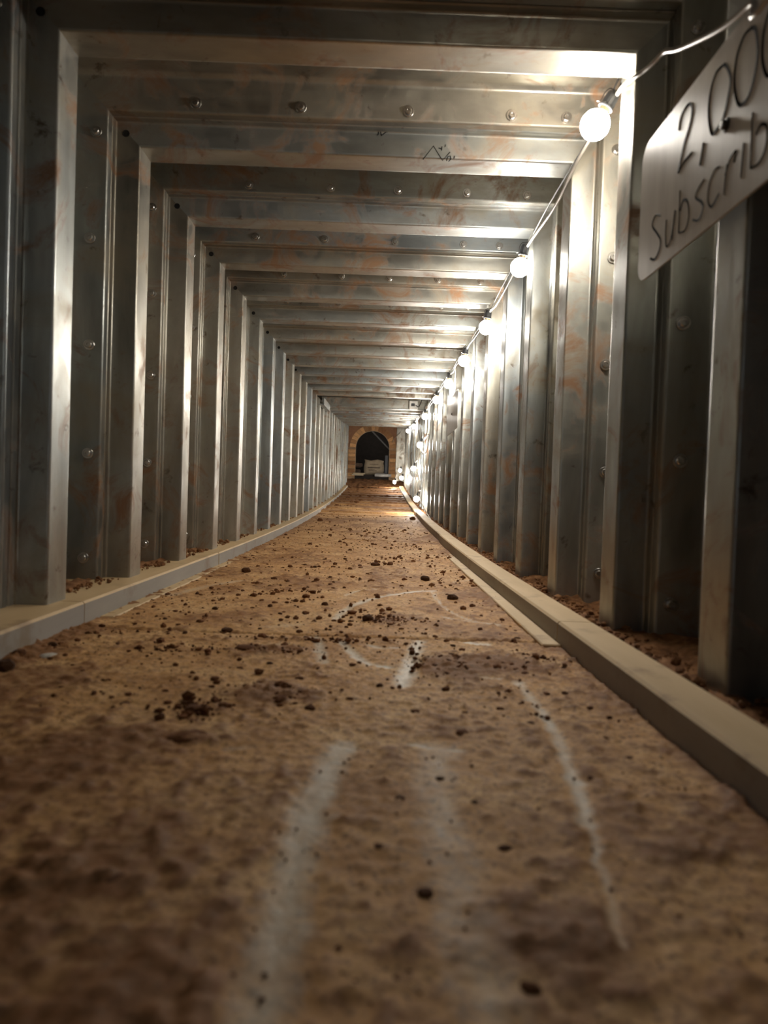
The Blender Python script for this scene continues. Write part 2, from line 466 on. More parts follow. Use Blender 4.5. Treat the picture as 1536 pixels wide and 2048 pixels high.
# ------------------------------------------------------------------ floor boards
WIPES = [  # rubbed streaks: photo-plane outline points laid on the floor, half width in m, strength
    ([(672,1238),(700,1215),(760,1195),(830,1184),(868,1182)], .013, 1.0),
    ([(630,1272),(640,1300),(648,1326)], .014, 1.0),
    ([(680,1285),(708,1310),(735,1327),(775,1335)], .013, 1.0),
    ([(838,1285),(820,1330),(805,1372)], .019, 1.0),
    ([(864,1184),(884,1212),(930,1238),(1000,1254)], .008, .7),
    ([(738,1291),(765,1297),(795,1297)], .010, .8),
    ([(690,1495),(672,1520),(630,1610),(590,1740),(555,1860),(530,1990),(520,2060)], .024, .85),
    ([(1035,1365),(1075,1415),(1115,1480),(1140,1540),(1160,1600),(1180,1650)], .011, .85),
    ([(1185,1660),(1200,1740),(1220,1830),(1235,1900)], .006, .6),
    ([(928,1284),(950,1289),(975,1290)], .013, 1.0),
    ([(885,1234),(930,1243),(1000,1250)], .009, .8),
    ([(340,1192),(420,1172),(485,1162)], .024, .55),
    ([(485,1300),(570,1288)], .02, .45),
    ([(690,1192),(715,1183),(755,1179)], .008, .8),
    ([(880,1500),(870,1580),(900,1700),(930,1830),(970,1960),(990,2050)], .034, .5),
    ([(960,1358),(1000,1360)], .006, .9),
    ([(820,1490),(880,1500),(930,1505)], .004, .9),
    ([(455,1500),(490,1497)], .012, .5),
    ([(900,1166),(950,1160)], .012, .5), ([(720,1075),(790,1098)], .012, .35), ([(540,1255),(600,1250)], .03, .4),
]
def wipe_field(X, Y):
    W = np.zeros_like(X)
    Xw = X + (fbm(X*60, Y*60, 2, 91)-0.5)*0.010
    Yw = Y + (fbm(X*40, Y*40, 2, 93)-0.5)*0.012
    for pts, hw, st in WIPES:
        P = [at(px, py, Z=FLOOR_Z) for px, py in pts]
        P = smooth_path(P, 4)
        D = np.full_like(X, 9.0)
        for a, c in zip(P[:-1], P[1:]):
            dx, dy = c.x-a.x, c.y-a.y; L2 = dx*dx+dy*dy+1e-12
            t = np.clip(((Xw-a.x)*dx+(Yw-a.y)*dy)/L2, 0, 1)
            D = np.minimum(D, np.hypot(Xw-a.x-t*dx, Yw-a.y-t*dy))
        W = np.maximum(W, st*np.clip((hw*1.15-D)/(hw*1.0), 0, 1)*(0.55+0.75*fbm(X*90, Y*22, 3, 33)))
    return W
PILES = [ # crumbled soil heaps: px, py, half length x, half depth y, strength
    (775, 1243, .045, .05, 1.0), (545, 1303, .055, .025, .9), (640, 1283, .12, .012, .6), (930, 1330, .07, .045, .8), (1030, 1330, .09, .05, .75),
    (400, 1425, .03, .03, .7), (560, 1390, .06, .03, .7), (380, 1480, .035, .012, .8), (180, 1265, .05, .05, .6),
    (890, 1345, .04, .06, .7), (360, 1300, .09, .04, .45), (1010, 1215, .05, .08, .4), (640, 1160, .1, .08, .3), (560, 1180, .08, .08, .35),
    (430, 1240, .10, .06, .35), (60, 1310, .04, .10, .9), (690, 1040, .18, .2, .5), (790, 1045, .16, .2, .4), (740, 1000, .25, .35, .9), (735, 988, .3, .5, 1.0),
    (840, 1880, .05, .03, .5), (1080, 1880, .05, .03, .6), (1340, 1710, .03, .02, .6), (620, 1620, .03, .02, .5), (220, 1780, .018, .01, .6),
]
def soil_field(X, Y):
    S = 0.62*fbm(X*7+3, Y*4.6, 4, 5) + 0.30*fbm(X*24, Y*19, 3, 23) - 0.07
    for px, py, hx, hy, st in PILES:
        c = at_floor(px, py)
        q = ((X-c.x)/hx)**2 + ((Y-c.y)/hy)**2
        S += 0.36*st*np.exp(-q*0.9)
    edge = np.minimum(X+0.535, 0.33-X)
    S += 0.22*np.exp(-np.clip(edge, 0, 1)/0.03)
    S += 0.32*np.clip((Y-6.5)/3.0, 0, 1)*(0.4+1.2*fbm(X*3, Y*5, 3, 55))
    S += 0.10*np.clip((1.05-Y)/0.5, 0, 1)
    return S
FX0, FX1 = -0.575, 0.345
floor = empty('floor', (0, 0, FLOOR_Z), 'dusty boarded tunnel floor strewn with red brown soil', 'floor', kind='structure')
def floor_board(y0, y1, step, parent=floor, dz=0.0):
    nx = int((FX1-FX0)/step)+1; ny = max(3, int((y1-y0)/step)+1)
    xs = np.linspace(FX0, FX1, nx); ys = np.linspace(y0, y1, ny)
    X, Y = np.meshgrid(xs, ys); X = X.ravel(); Y = Y.ravel()
    W = wipe_field(X, Y) if y0 < 4.2 else np.zeros_like(X)
    S = soil_field(X, Y)*(1-0.75*W)
    bumpy = np.clip(S-0.36, 0, 1)
    fine = fbm(X*110, Y*110, 3, 47)
    grit = np.clip(fbm(X*75, Y*75, 3, 61)-0.53, 0, 1)*(0.35+1.6*np.clip(S-0.22, 0, 0.5))*(1-0.9*W)
    Z = FLOOR_Z + np.array([rise(t) for t in ys]).repeat(nx) + bumpy*(0.006+0.012*fine) + 0.0022*fine*(1-W) + 0.016*grit + 0.012*np.clip(fbm(X*190, Y*190, 2, 63)-0.62, 0, 1)*(1-W)
    S = S + 1.5*grit
    e = np.minimum(Y-y0, y1-Y); Z -= 0.006*np.exp(-(e/0.004)**2)
    Z = Z + dz
    n = nx*ny
    V = np.zeros((n + nx*2 + ny*2, 3)); V[:n, 0] = X; V[:n, 1] = Y; V[:n, 2] = Z
    idx = np.arange(n).reshape(ny, nx)
    q = np.stack([idx[:-1, :-1], idx[:-1, 1:], idx[1:, 1:], idx[1:, :-1]], -1).reshape(-1, 4).tolist()
    # skirt all round gives the board its thickness
    o = n
    def skirt(line, flip):
        nonlocal o
        L = len(line); V[o:o+L] = V[line]; V[o:o+L, 2] -= 0.022
        for i in range(L-1):
            f = (line[i], o+i, o+i+1, line[i+1]); q.append(f if not flip else f[::-1])
        o += L
    skirt(idx[0], False); skirt(idx[-1], True); skirt(idx[:, 0], True); skirt(idx[:, -1], False)
    me = bpy.data.meshes.new('floor_board'); me.from_pydata(V.tolist(), [], q)
    me.materials.append(M_FLOOR)
    me.polygons.foreach_set('use_smooth', [True]*len(q))
    pad = np.zeros(len(V)-n)
    for nm, arr in (('soil', S), ('wipe', W)):
        at_ = me.attributes.new(nm, 'FLOAT', 'POINT'); at_.data.foreach_set('value', np.concatenate([arr, pad]).astype(np.float32))
    me.update()
    ob = bpy.data.objects.new('floor_board', me); COL.objects.link(ob); put(ob, parent, (0, 0, 0))
    return ob
floor_board(-0.35, 1.262, 0.0042)
floor_board(1.266, 3.70, 0.0075)
floor_board(3.705, 6.14, 0.013)
yy = 6.145; i = 0
while yy < 12.55:
    wdt = 0.30 if yy < 8 else 0.24
    floor_board(yy, min(yy+wdt-0.014, 12.6), 0.02, dz=0.012*(i % 2)+random.uniform(0, 0.008)); yy += wdt; i += 1
# narrow ply strips showing at the foot of the battens
mb = MB(); mb.box((0.293, 1.215, FLOOR_Z-0.004), (0.345, 5.9, FLOOR_Z+0.009), bev=0.002); mb.build('edge_strip', M_BATTEN, floor, warp=False)
mb = MB(); mb.box((-0.545, 1.36, FLOOR_Z-0.004), (-0.508, 5.9, FLOOR_Z+0.005), bev=0.002); mb.build('edge_strip', M_BATTEN, floor)

# ------------------------------------------------------------------ timber battens along both sides
def batten_run(name, label, x0, x1, joints, inner):
    root = empty(name, (0, 0, 0), label, 'curb', kind='structure')
    for a, c in zip(joints[:-1], joints[1:]):
        mb = MB(); dx = random.uniform(-0.003, 0.003); n = max(2, int((c-a)/0.4))
        ys = [a+0.0015+(c-a-0.003)*i/n for i in range(n+1)]
        bv = 0.004
        prof = [(x0, FLOOR_Z), (x0, -bv), (x0+bv, 0), (x1-bv, 0), (x1, -bv), (x1, FLOOR_Z)]
        vs = [(x+dx, y, z) for y in ys for x, z in prof]; P_ = len(prof); fs = []; top = []
        for j in range(n):
            for t in range(P_):
                f = (j*P_+t, j*P_+(t+1) % P_, (j+1)*P_+(t+1) % P_, (j+1)*P_+t)
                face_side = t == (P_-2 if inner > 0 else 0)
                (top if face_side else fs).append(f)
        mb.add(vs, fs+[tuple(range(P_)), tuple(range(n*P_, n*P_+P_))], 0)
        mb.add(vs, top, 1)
        mb.build('timber_batten', [M_BATTEN, M_BATTEN_GREY], root, warp=True)
    return root
batten_run('baseboard_left', 'flat pale timber curb along the foot of the left wall', -0.735, -0.535, [-0.3, 1.285, 2.36, 4.75, 7.2, 9.6, 11.6], 1)
batten_run('baseboard_right', 'squared timber batten along the right side of the floor', 0.327, 0.392, [-0.3, 1.245, 3.72, 6.2, 8.6, 11.9], -1)

# ------------------------------------------------------------------ loose soil (crumbs nobody could count) and clods
def lump_mesh(name, m, seed, sub=1, irr=0.3):
    bm = bmesh.new(); bmesh.ops.create_icosphere(bm, subdivisions=sub, radius=1.0)
    rr = random.Random(seed)
    for v_ in bm.verts:
        n = v_.co.normalized()
        v_.co = n*(1+rr.uniform(-irr, irr)); v_.co.z *= 0.72
    me = bpy.data.meshes.new(name); bm.to_mesh(me); bm.free(); me.materials.append(m)
    return me
def ground_strip(name, x0, x1, y0, y1, step, zfun, label):
    nx = max(3, int((x1-x0)/step)+1); ny = int((y1-y0)/step)+1
    xs = np.linspace(x0, x1, nx); ys = np.linspace(y0, y1, ny); X, Y = np.meshgrid(xs, ys); X = X.ravel(); Y = Y.ravel()
    Z = zfun(X, Y) + np.array([rise(t) for t in ys]).repeat(nx)
    idx = np.arange(nx*ny).reshape(ny, nx)
    q = np.stack([idx[:-1, :-1], idx[:-1, 1:], idx[1:, 1:], idx[1:, :-1]], -1).reshape(-1, 4)
    me = bpy.data.meshes.new(name); me.from_pydata(np.stack([X, Y, Z], 1).tolist(), [], q.tolist()); me.materials.append(M_SOIL)
    me.polygons.foreach_set('use_smooth', [True]*len(q)); me.update()
    o = bpy.data.objects.new(name, me); COL.objects.link(o)
    return tag(o, label, 'soil', kind='stuff')
ground_strip('loose_soil', 0.39, 0.56, -0.2, 12.6, 0.011, lambda X, Y: -0.030 + 0.028*fbm(X*35, Y*28, 4, 71) + 0.02*np.clip((X-0.41)/0.09, 0, 1)*fbm(X*9, Y*4, 2, 7), 'strip of red brown loose soil between right batten and right wall')
ground_strip('loose_soil', -0.73, -0.575, 1.3, 12.6, 0.011, lambda X, Y: -0.022 + 0.042*np.clip((-0.575-X)/0.08, 0, 1)*fbm(X*30, Y*8, 3, 73) + 0.014*fbm(X*60, Y*60, 2, 75), 'red brown loose soil caught in the ribs along the left wall')

ICO = bmesh.new(); bmesh.ops.create_icosphere(ICO, subdivisions=1, radius=1.0)
IV = np.array([v_.co[:] for v_ in ICO.verts]); IVF = [[v_.index for v_ in f.verts] for f in ICO.faces]; ICO.free()
def crumbs(name, pts, label, material=M_CLOD):
    n = len(pts); V = []; F = []
    for i, (x, y, z, r) in enumerate(pts):
        s = IV*(1+RNG.uniform(-0.3, 0.3, (len(IV), 1)))*r*RNG.uniform(0.7, 1.3, 3); s[:, 2] *= 0.75
        V.append(s+np.array([x, y, z+r*0.35])); F += [[j+i*len(IV) for j in f] for f in IVF]
    me = bpy.data.meshes.new(name); me.from_pydata(np.concatenate(V).tolist(), [], F); me.materials.append(material); me.update()
    o = bpy.data.objects.new(name, me); COL.objects.link(o)
    return tag(o, label, 'soil', kind='stuff')
pts = []
def fz(x, y): return FLOOR_Z + rise(y) + 0.001
for _ in range(9000):
    y = 0.35 + 11.8*random.random()**2.0; x = random.uniform(-0.52, 0.31)
    if random.random() > 0.35 + 0.65*float(fbm(np.array([x*4.0]), np.array([y*3.0]), 3, 5)[0] > 0.5): continue
    r = min(0.009, (0.0016 if y < 1.2 else 0.0023)*math.exp(random.gauss(0, 0.6)))
    if y < 0.8 and random.random() < 0.75: continue
    if y < 0.8: r = min(r, 0.0016)
    pts.append((x, y, fz(x, y), r))
for px, py, hx, hy, st in PILES:
    c = at_floor(px, py)
    for _ in range(int((230 if c.y > 0.75 else 0)*st)):
        x = c.x+random.gauss(0, hx*0.55); y = c.y+random.gauss(0, hy*0.55)
        if not -0.53 < x < 0.322: continue
        pts.append((x, y, fz(x, y)+random.uniform(0, 0.004)*st, min(0.008, 0.0016*math.exp(random.gauss(0, 0.6)))))
for _ in range(1100):
    y = random.uniform(7.2, 12.5); x = random.uniform(-0.52, 0.31)
    if fbm(np.array([x*3.0]), np.array([y*5.0]), 3, 55)[0] < 0.5: continue
    pts.append((x, y, fz(x, y)+0.004, min(0.035, 0.010*math.exp(random.gauss(0, 0.5)))))
crumbs('soil_crumbs', pts, 'scatter of small dark soil crumbs over the dusty floor')
pts = []
for _ in range(2600):
    y = 0.4 + 10*random.random()**1.6
    if random.random() < 0.55: x = random.uniform(0.395, 0.46); z = -0.010
    else:
        k = round((y-Y0-0.2)/PITCHY); y = ring(k)+random.uniform(0.05, 0.36); x = random.uniform(-0.63, -0.585); z = 0.002
        if y < 1.3: continue
    pts.append((x, y, z+rise(y), min(0.010, 0.003*math.exp(random.gauss(0, 0.5)))))
crumbs('soil_crumbs', pts, 'red brown soil crumbs along the feet of both steel walls', M_SOIL)

LUMPS = [lump_mesh('soil_clod', M_CLOD, s, 2, 0.16) for s in range(6)]
GEN = 'small dark brown soil clod lying on the dusty tan floor'
ZONES = {}
def clod(px, py, width_px, label=None, squash=1.0, m=None, up=0.0):
    p = at_floor(px, py, up); r = width_px*p.y/FPX/2
    me = m or random.choice(LUMPS)
    o = bpy.data.objects.new('soil_clod', me); COL.objects.link(o)
    o.location = (p.x, p.y, p.z + r*0.42*squash); o.rotation_euler = (0, 0, random.uniform(0, 6.28)); o.scale = (r, r*random.uniform(.75, 1.1), r*random.uniform(.85, 1.1)*squash)
    if label: tag(o, label, 'soil clod')
    else:
        side = 'left third' if p.x < -0.24 else ('middle' if p.x < 0.03 else 'right third')
        far = ('nearest floor board' if p.y < 1.264 else 'floor just past first joint' if p.y < 1.75 else 'second board midway' if p.y < 2.5 else 'second board far end')
        ZONES.setdefault((side, far), []).append(o)
    return o
clod(850, 1162, 20, 'upright dark brown soil clod standing on the floor, the tallest one midway')
clod(492, 1146, 19, 'round dark soil clod on the left half of floor, midway')
clod(640, 1043, 12, 'dark soil clod beside the left batten, far down the floor')
clod(905, 1200, 20, 'brown soil clod right of the curved rubbed streak')
clod(228, 1775, 62, 'large blurred dark clod at the lower left, nearest to us', 0.7)
clod(1060, 1985, 48, 'blackish blurred soil lump at the bottom edge of the floor', 0.7)
clod(850, 1790, 36, 'small blackish blurred lump in the near middle of floor', 0.6)
clod(455, 1263, 24, 'flat dark clod left of the pale rubbed streaks', 0.6)
clod(490, 1300, 40, 'long flat brown clod on the left, below the cross joint', 0.5)
clod(390, 1424, 44, 'broad brown clod left of centre in front of the small heaps', 0.55)
clod(372, 1480, 80, 'wide crumbly brown clod near the left front of the floor', 0.35)
clod(735, 1243, 26, 'dark clod at the left end of the central soil heap')
clod(925, 1470, 34, 'rusty brown clod in front, between two pale streaks', 0.6)
clod(1345, 1712, 55, 'dark grey flat clod near the right batten in front', 0.4)
clod(302, 1690, 26, 'greenish black small lump at lower left', 0.5)
clod(825, 1040, 12, 'dark clod near the right batten, far down the floor')
for px, py, wd in [(548,1160,12),(575,1165,9),(540,1175,10),(520,1190,10),(690,1120,9),(700,1140,10),(650,1122,9),(735,1150,8),(750,1132,20),(780,1131,14),(720,1133,8),(630,1136,8),(610,1132,9),(580,1135,10),(660,1157,9),(720,1161,8),(803,1175,10),(770,1130,9),(860,1135,9),(945,1215,14),(960,1262,12),(1010,1262,10),(1035,1280,16),(870,1275,10),(905,1295,12),(650,1212,14),(605,1206,11),(540,1215,12),(505,1218,9),(430,1220,12),(400,1247,14),(370,1268,12),(330,1240,9),(610,1230,8),(560,1230,10),(480,1245,10),(520,1260,10),(700,1245,9),(660,1262,8),(990,1325,16),(1050,1350,18),(930,1345,16),(600,1360,18),(540,1330,16),(480,1340,14),(430,1360,20),(330,1385,16),(250,1410,18),(40,1450,22),(150,1500,16),(560,1405,34),(620,1420,22),(700,1400,16),(760,1375,14),(830,1425,18),(1000,1420,16),(1060,1450,18),(1210,1480,18),(1260,1520,20),(1130,1390,14),(1180,1420,14),(880,1560,18),(950,1610,22),(800,1600,20),(1010,1700,26),(760,1700,26),(1180,1560,20),(1300,1600,22),(700,1060,8),(730,1065,7),(760,1062,7),(810,1062,7),(660,1072,8),(680,1085,8),(790,1085,7),(745,1090,7),(620,1090,9),(840,1100,8),(855,1118,8),(700,1102,8)]:
    clod(px, py, wd*1.0, squash=0.7 if wd > 15 else 1.0)
ORD = ['nearest', 'second nearest', 'third nearest', 'fourth nearest', 'fifth nearest', 'sixth nearest', 'seventh nearest', 'eighth nearest', 'ninth nearest', 'tenth nearest', 'eleventh nearest', 'twelfth nearest'] + ['%dth nearest' % n for n in range(13, 40)]
for (side, far), lst in ZONES.items():
    for n, o in enumerate(sorted(lst, key=lambda q: q.location.y)):
        tag(o, 'dark soil clod, %s on %s of %s' % (ORD[n], side, far), 'soil clod', 'soil clods on the %s of %s' % (side, far))
# debris at the left edge
for px, py, wd, lb in [(105,1296,22,'blackish clod against the left batten, topmost of the debris'), (75,1290,18,'dark lump leaning on the left batten face'), (92,1283,12,'upright dark chip leaning on the left batten'), (38,1318,34,'dark brown lump at the left edge by the grey batten'), (8,1345,44,'black blurred lump cut by the left picture edge')]:
    clod(px, py, wd, lb)
ST = lump_mesh('pale_stone', M_STONE, 31, 2, 0.12)
for px, py, wd, lb in [(95,1316,44,'flat pale grey stone among debris by the left batten'), (20,1333,26,'small whitish stone at the left edge')]:
    p = at_floor(px, py); r = wd*p.y/FPX/2
    o = bpy.data.objects.new('pale_stone', ST); COL.objects.link(o); o.location = (p.x, p.y, p.z+r*.15); o.scale = (r, r*.7, r*.4); o.rotation_euler = (0, 0, random.random()*6); tag(o, lb, 'stone')

# ------------------------------------------------------------------ far end: brick wall with arched opening
wall_back = empty('wall_back', (0, YEND, 0.44), 'orange brick end wall with an arched dark opening', 'wall', kind='structure')
OL, OR_ = -0.469, 0.157; OC = (OL+OR_)/2; RAD = (OR_-OL)/2
ZBASE = 0.585; ZTOP = 1.375; ZSP = ZTOP-RAD
BX0, BX1, BZ1 = -0.70, 0.50, 1.60
bm = MB()
# backing (mortar) with the arch cut out, front at YEND+0.012
def arch_sheet(mb, yf, yb, x0, x1, z0, z1, ins=0.0, n=20, mi=0):
    r = RAD-ins
    arc = [(OC+r*math.cos(math.pi-math.pi*i/n), ZSP+r*math.sin(math.pi-math.pi*i/n)) for i in range(n+1)]
    inner = [(OC-r, z0)]+arc+[(OC+r, z0)]
    outer = [(x0, z0), (x0, ZSP)] + [(max(x0, min(x1, OC+(a[0]-OC)*9)), z1) if 0 < i < n else ((x0 if i == 0 else x1), ZSP) for i, a in enumerate(arc)][1:-1] + [(x1, ZSP), (x1, z0)]
    N = len(inner); vs = [(x, yf, z) for x, z in inner]+[(x, yf, z) for x, z in outer]+[(x, yb, z) for x, z in inner]
    fs = [(i, i+1, N+i+1, N+i) for i in range(N-1)] + [(i, 2*N+i, 2*N+i+1, i+1) for i in range(N-1)]
    mb.add(vs, fs, mi)
arch_sheet(bm, YEND+0.012, YEND+0.12, BX0, BX1, 0.40, BZ1)
bm.build('mortar', M_MORTAR, wall_back)
def brick(x0, x1, z0, z1, y0=YEND, y1=YEND+0.10, name='brick', m=M_BRICK):
    mb = MB(); j = random.uniform(-0.003, 0.003)
    c = ((x0+x1)/2, y0, (z0+z1)/2)
    mb.box((x0, y0+j, z0), (x1, y1, z1), bev=0.004); return mb.build(name, m, wall_back, origin=c)
course = 0.0715
for i in range(7):
    z0 = ZBASE-0.06+i*course
    for (a, c) in ((-0.598, OL), (OR_, 0.272)):
        off = random.uniform(-0.003, 0.003)
        brick(a+off*0.3, c-0.0, z0+0.006, z0+course-0.004)
nv = 17
for i in range(nv):
    a0 = math.pi*(i+0.05)/nv; a1 = math.pi*(i+0.95)/nv
    r0, r1 = RAD, RAD+0.105
    mb = MB(); vs = []
    for y in (YEND-random.uniform(0, .006), YEND+0.1):
        for a, r in ((a0, r0), (a1, r0), (a1, r1), (a0, r1)): vs.append((OC+r*math.cos(a), y, ZSP+r*math.sin(a)))
    mb.add(vs, [(0,1,2,3), (7,6,5,4), (0,4,5,1), (1,5,6,2), (2,6,7,3), (3,7,4,0)])
    am = (a0+a1)/2
    mb.build('brick', M_BRICK, wall_back, origin=(OC+r0*math.cos(am), YEND, ZSP+r0*math.sin(am)))
# brown board in the spandrels
mb = MB()
for sx, xe in ((-1, -0.60), (1, 0.272)):
    n = 12; vs = []; R2 = RAD+0.108
    outer = []
    for i in range(n+1):
        a = math.pi/2*i/n
        x = OC+sx*R2*math.cos(a); z = ZSP+R2*math.sin(a)
        x = max(-0.60, min(0.272, x)); outer.append((x, z))
    for y in (YEND+0.002, YEND+0.012):
        vs += [(x, y, z) for x, z in outer] + [(xe if i < n*0.72 else x, y, 1.56 if i > 0 else z) for i, (x, z) in enumerate(outer)]
    N = n+1
    fs = [(i, i+1, N+i+1, N+i) for i in range(n)] + [(2*N+i, 3*N+i, 3*N+i+1, 2*N+i+1) for i in range(n)]
    mb.add(vs, fs)
mb.build('spandrel_board', M_RENDER, wall_back)
# thin pale rim lining the arch
mb = MB(); n = 24
arc = [(OL+0.004, ZBASE-.02)]+[(OC+(RAD-0.004)*math.cos(math.pi-math.pi*i/n), ZSP+(RAD-0.004)*math.sin(math.pi-math.pi*i/n)) for i in range(n+1)]+[(OR_-0.004, ZBASE-.02)]
mb.tube([(x, YEND+0.004, z) for x, z in arc], 0.007, 5); mb.build('arch_rim', plain('arch_rim', (0.42, 0.30, 0.19), 0.7), wall_back)
# dark chamber beyond the opening
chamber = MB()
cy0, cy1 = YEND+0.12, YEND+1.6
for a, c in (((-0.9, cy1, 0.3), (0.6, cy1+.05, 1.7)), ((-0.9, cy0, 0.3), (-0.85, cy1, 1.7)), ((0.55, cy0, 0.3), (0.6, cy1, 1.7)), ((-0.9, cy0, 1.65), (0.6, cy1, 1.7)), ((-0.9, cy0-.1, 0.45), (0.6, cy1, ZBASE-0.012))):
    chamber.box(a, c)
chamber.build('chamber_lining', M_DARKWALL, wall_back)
# side strips of steel closing the end of the right wall
ret = MB(); ret.box((0.275, YEND-0.14, 0.30), (0.45, YEND-0.134, 1.50)); ret.box((0.272, YEND-0.14, 0.30), (0.278, YEND+0.02, 1.50)); ret.box((0.335, YEND-0.152, 0.30), (0.35, YEND-0.140, 1.50))
ret.build('steel_return', M_WALL, wall_right)
# earth bank at the foot of the end wall
def bank(X, Y): return -0.06 + 0.07*np.clip((Y-12.0)/0.6, 0, 1) + 0.06*fbm(X*14, Y*14, 4, 81)
ground_strip('earth_bank', -0.60, 0.44, 11.55, 12.84, 0.02, bank, 'low bank of brown earth below the arched opening')
# things on the sill of the opening
p = at(716, 948, Y=YEND-0.05)
pk = MB(); pk.box((p.x-0.115, YEND-0.10, p.z-0.028), (p.x+0.10, YEND+0.06, p.z-0.004), bev=0.004)
pko = empty('plank', (p.x, YEND-0.1, p.z-0.028), 'short pale plank on the left of the arch sill', 'plank')
pk.build('board', M_PLANK, pko)
pk = MB(); pk.box((p.x-0.09, YEND-0.06, p.z-0.004), (p.x+0.13, YEND+0.04, p.z+0.022), bev=0.004); pk.build('upper_board', M_PLANK, pko)
q = at(766, 951, Y=YEND-0.05)
tb = MB(); tb.tube([(q.x-0.15, YEND-0.06, q.z), (q.x+0.0, YEND-0.065, q.z-0.003), (q.x+0.15, YEND-0.06, q.z+0.004)], 0.027, 10)
tag(tb.build('white_tube', M_WHITE, None, smooth=True, origin=(q.x, YEND-.06, q.z)), 'white tube lying on the right of the arch sill', 'tube')
tb = MB(); tb.box((q.x-0.14, YEND+0.02, q.z+0.0), (q.x+0.03, YEND+0.10, q.z+0.045), bev=0.01)
tag(tb.build('grey_offcut', plain('offcut', (0.36, 0.33, 0.29), 0.7), None, origin=(q.x, YEND+.05, q.z)), 'pale grey offcut behind the white tube on the sill', 'offcut')
# sack of material beyond the opening
s0 = at(748, 933, Y=YEND+0.30)
bag = empty('paper_sack', (s0.x, YEND+0.3, ZBASE), 'tan paper sack with brown print standing beyond the arch', 'sack')
mb = MB(); bmx = bmesh.new(); bmesh.ops.create_cube(bmx, size=1); bmesh.ops.subdivide_edges(bmx, edges=bmx.edges[:], cuts=5, use_grid_fill=True)
for v_ in bmx.verts:
    x, y, z = v_.co; k_ = 1-0.18*abs(z*2)**3
    v_.co = Vector((x*0.39*(1-0.10*(z+.5))*k_ if abs(z) < .49 else x*0.36, y*0.17*(1-0.6*abs(x*2)**4*0.6), z*0.27+0.012*math.sin(x*9)*(z > 0.3)))
mb.add([v_.co+Vector((s0.x, YEND+0.32, ZBASE+0.13)) for v_ in bmx.verts], [[v_.index for v_ in f.verts] for f in bmx.faces]); bmx.free()
mb.build('sack_body', M_BAG, bag, smooth=True)
mb = MB()
for z, x0_, x1_ in ((0.115, -0.115, 0.115), (0.085, -0.10, 0.02), (0.065, -0.10, 0.05), (0.18, -0.08, 0.08)):
    mb.box((s0.x+x0_, YEND+0.232, ZBASE+z), (s0.x+x1_, YEND+0.238, ZBASE+z+(0.02 if z == .115 else .008)))
mb.build('print', M_PRINT, bag)
# leaning bar and dark upright beyond the opening
a = at(746, 864, Y=YEND+0.35); c = at(779, 899, Y=YEND+0.35)
mb = MB(); d = (c-a); mb.tube([a-d*0.6, a, c, c+d*0.6], 0.014, 6)
tag(mb.build('steel_bar', plain('grey_bar', (0.30, 0.31, 0.31), 0.4, 0.6), None, origin=tuple(a)), 'grey bar slanting across the dark arch opening', 'bar')
a = at(773, 930, Y=YEND+0.22)
mb = MB(); mb.box((a.x-0.035, YEND+0.2, ZBASE-0.012), (a.x+0.03, YEND+0.24, ZBASE+0.36), bev=0.006)
tag(mb.build('dark_post', plain('dark_post', (0.03, 0.035, 0.045), 0.5), None, origin=(a.x, YEND+.22, ZBASE)), 'dark upright board just inside the right of the arch', 'post')
mb = MB(); a = at(722, 928, Y=YEND+0.4)
for i in range(7):
    x = a.x-0.06+random.uniform(-0.05, .07); z = ZBASE+random.uniform(0, .14); mb.box((x-.05, YEND+.36+i*.01, z), (x+.05, YEND+.42+i*.012, z+.07), bev=0.012)
tag(mb.build('rubble_heap', plain('rubble', (0.10, 0.065, 0.045), 0.9), None, origin=(a.x, YEND+.4, ZBASE)), 'dim rubble heap beyond the arch, left of the sack', 'rubble', kind='stuff')

# ------------------------------------------------------------------ string of bulbs
GLOBE_R = 0.0275
gm = MB(); NP = 14
prof = [(0.0075, GLOBE_R+0.0015)] + [(GLOBE_R*math.sin(t), GLOBE_R*math.cos(t)) for t in [0.36+(math.pi-0.36)*i/NP for i in range(NP)]] + [(0.0, -GLOBE_R)]
gm.lathe(prof, 20); GLOBE = gm.mesh('globe', M_BULB, smooth=True)
cm = MB(); cm.lathe([(0.0105, GLOBE_R-0.003), (0.0115, GLOBE_R), (0.0105, GLOBE_R+0.002), (0.0115, GLOBE_R+0.005), (0.0105, GLOBE_R+0.0075)], 16); CAP = cm.mesh('screw_cap', M_BRASS, smooth=True)
sm = MB(); sm.lathe([(0.0145, GLOBE_R+0.006), (0.0150, GLOBE_R+0.008), (0.0135, GLOBE_R+0.012), (0.0125, GLOBE_R+0.030), (0.0115, GLOBE_R+0.036), (0.0, GLOBE_R+0.037)], 16); SOCK = sm.mesh('socket', M_BLACK)
hm = MB(); zt = GLOBE_R
hm.tube(smooth_path([(-0.021, 0, zt+0.010), (-0.0155, 0, zt+0.014), (-0.0160, 0, zt+0.030), (-0.012, 0, zt+0.040), (-0.003, 0, zt+0.042), (0.006, 0, zt+0.046), (0.010, 0, zt+0.052)]), 0.0011, 5); HOOK = hm.mesh('hook', M_WIRE)
def bulb(p, label, tilt=(0.0, 0.0), small=1.0, group=None):
    t = empty('light_bulb', p, label, 'light bulb', group)
    t.rotation_euler = (tilt[0], tilt[1], 0); t.scale = (small,)*3
    for nm, me in (('globe', GLOBE), ('screw_cap', CAP), ('socket', SOCK), ('hook', HOOK)):
        o = bpy.data.objects.new(nm, me); COL.objects.link(o); o.parent = t
    return Matrix.Translation(p) @ t.rotation_euler.to_matrix().to_4x4() @ Vector((0, 0, GLOBE_R+0.034))
BX = 0.388
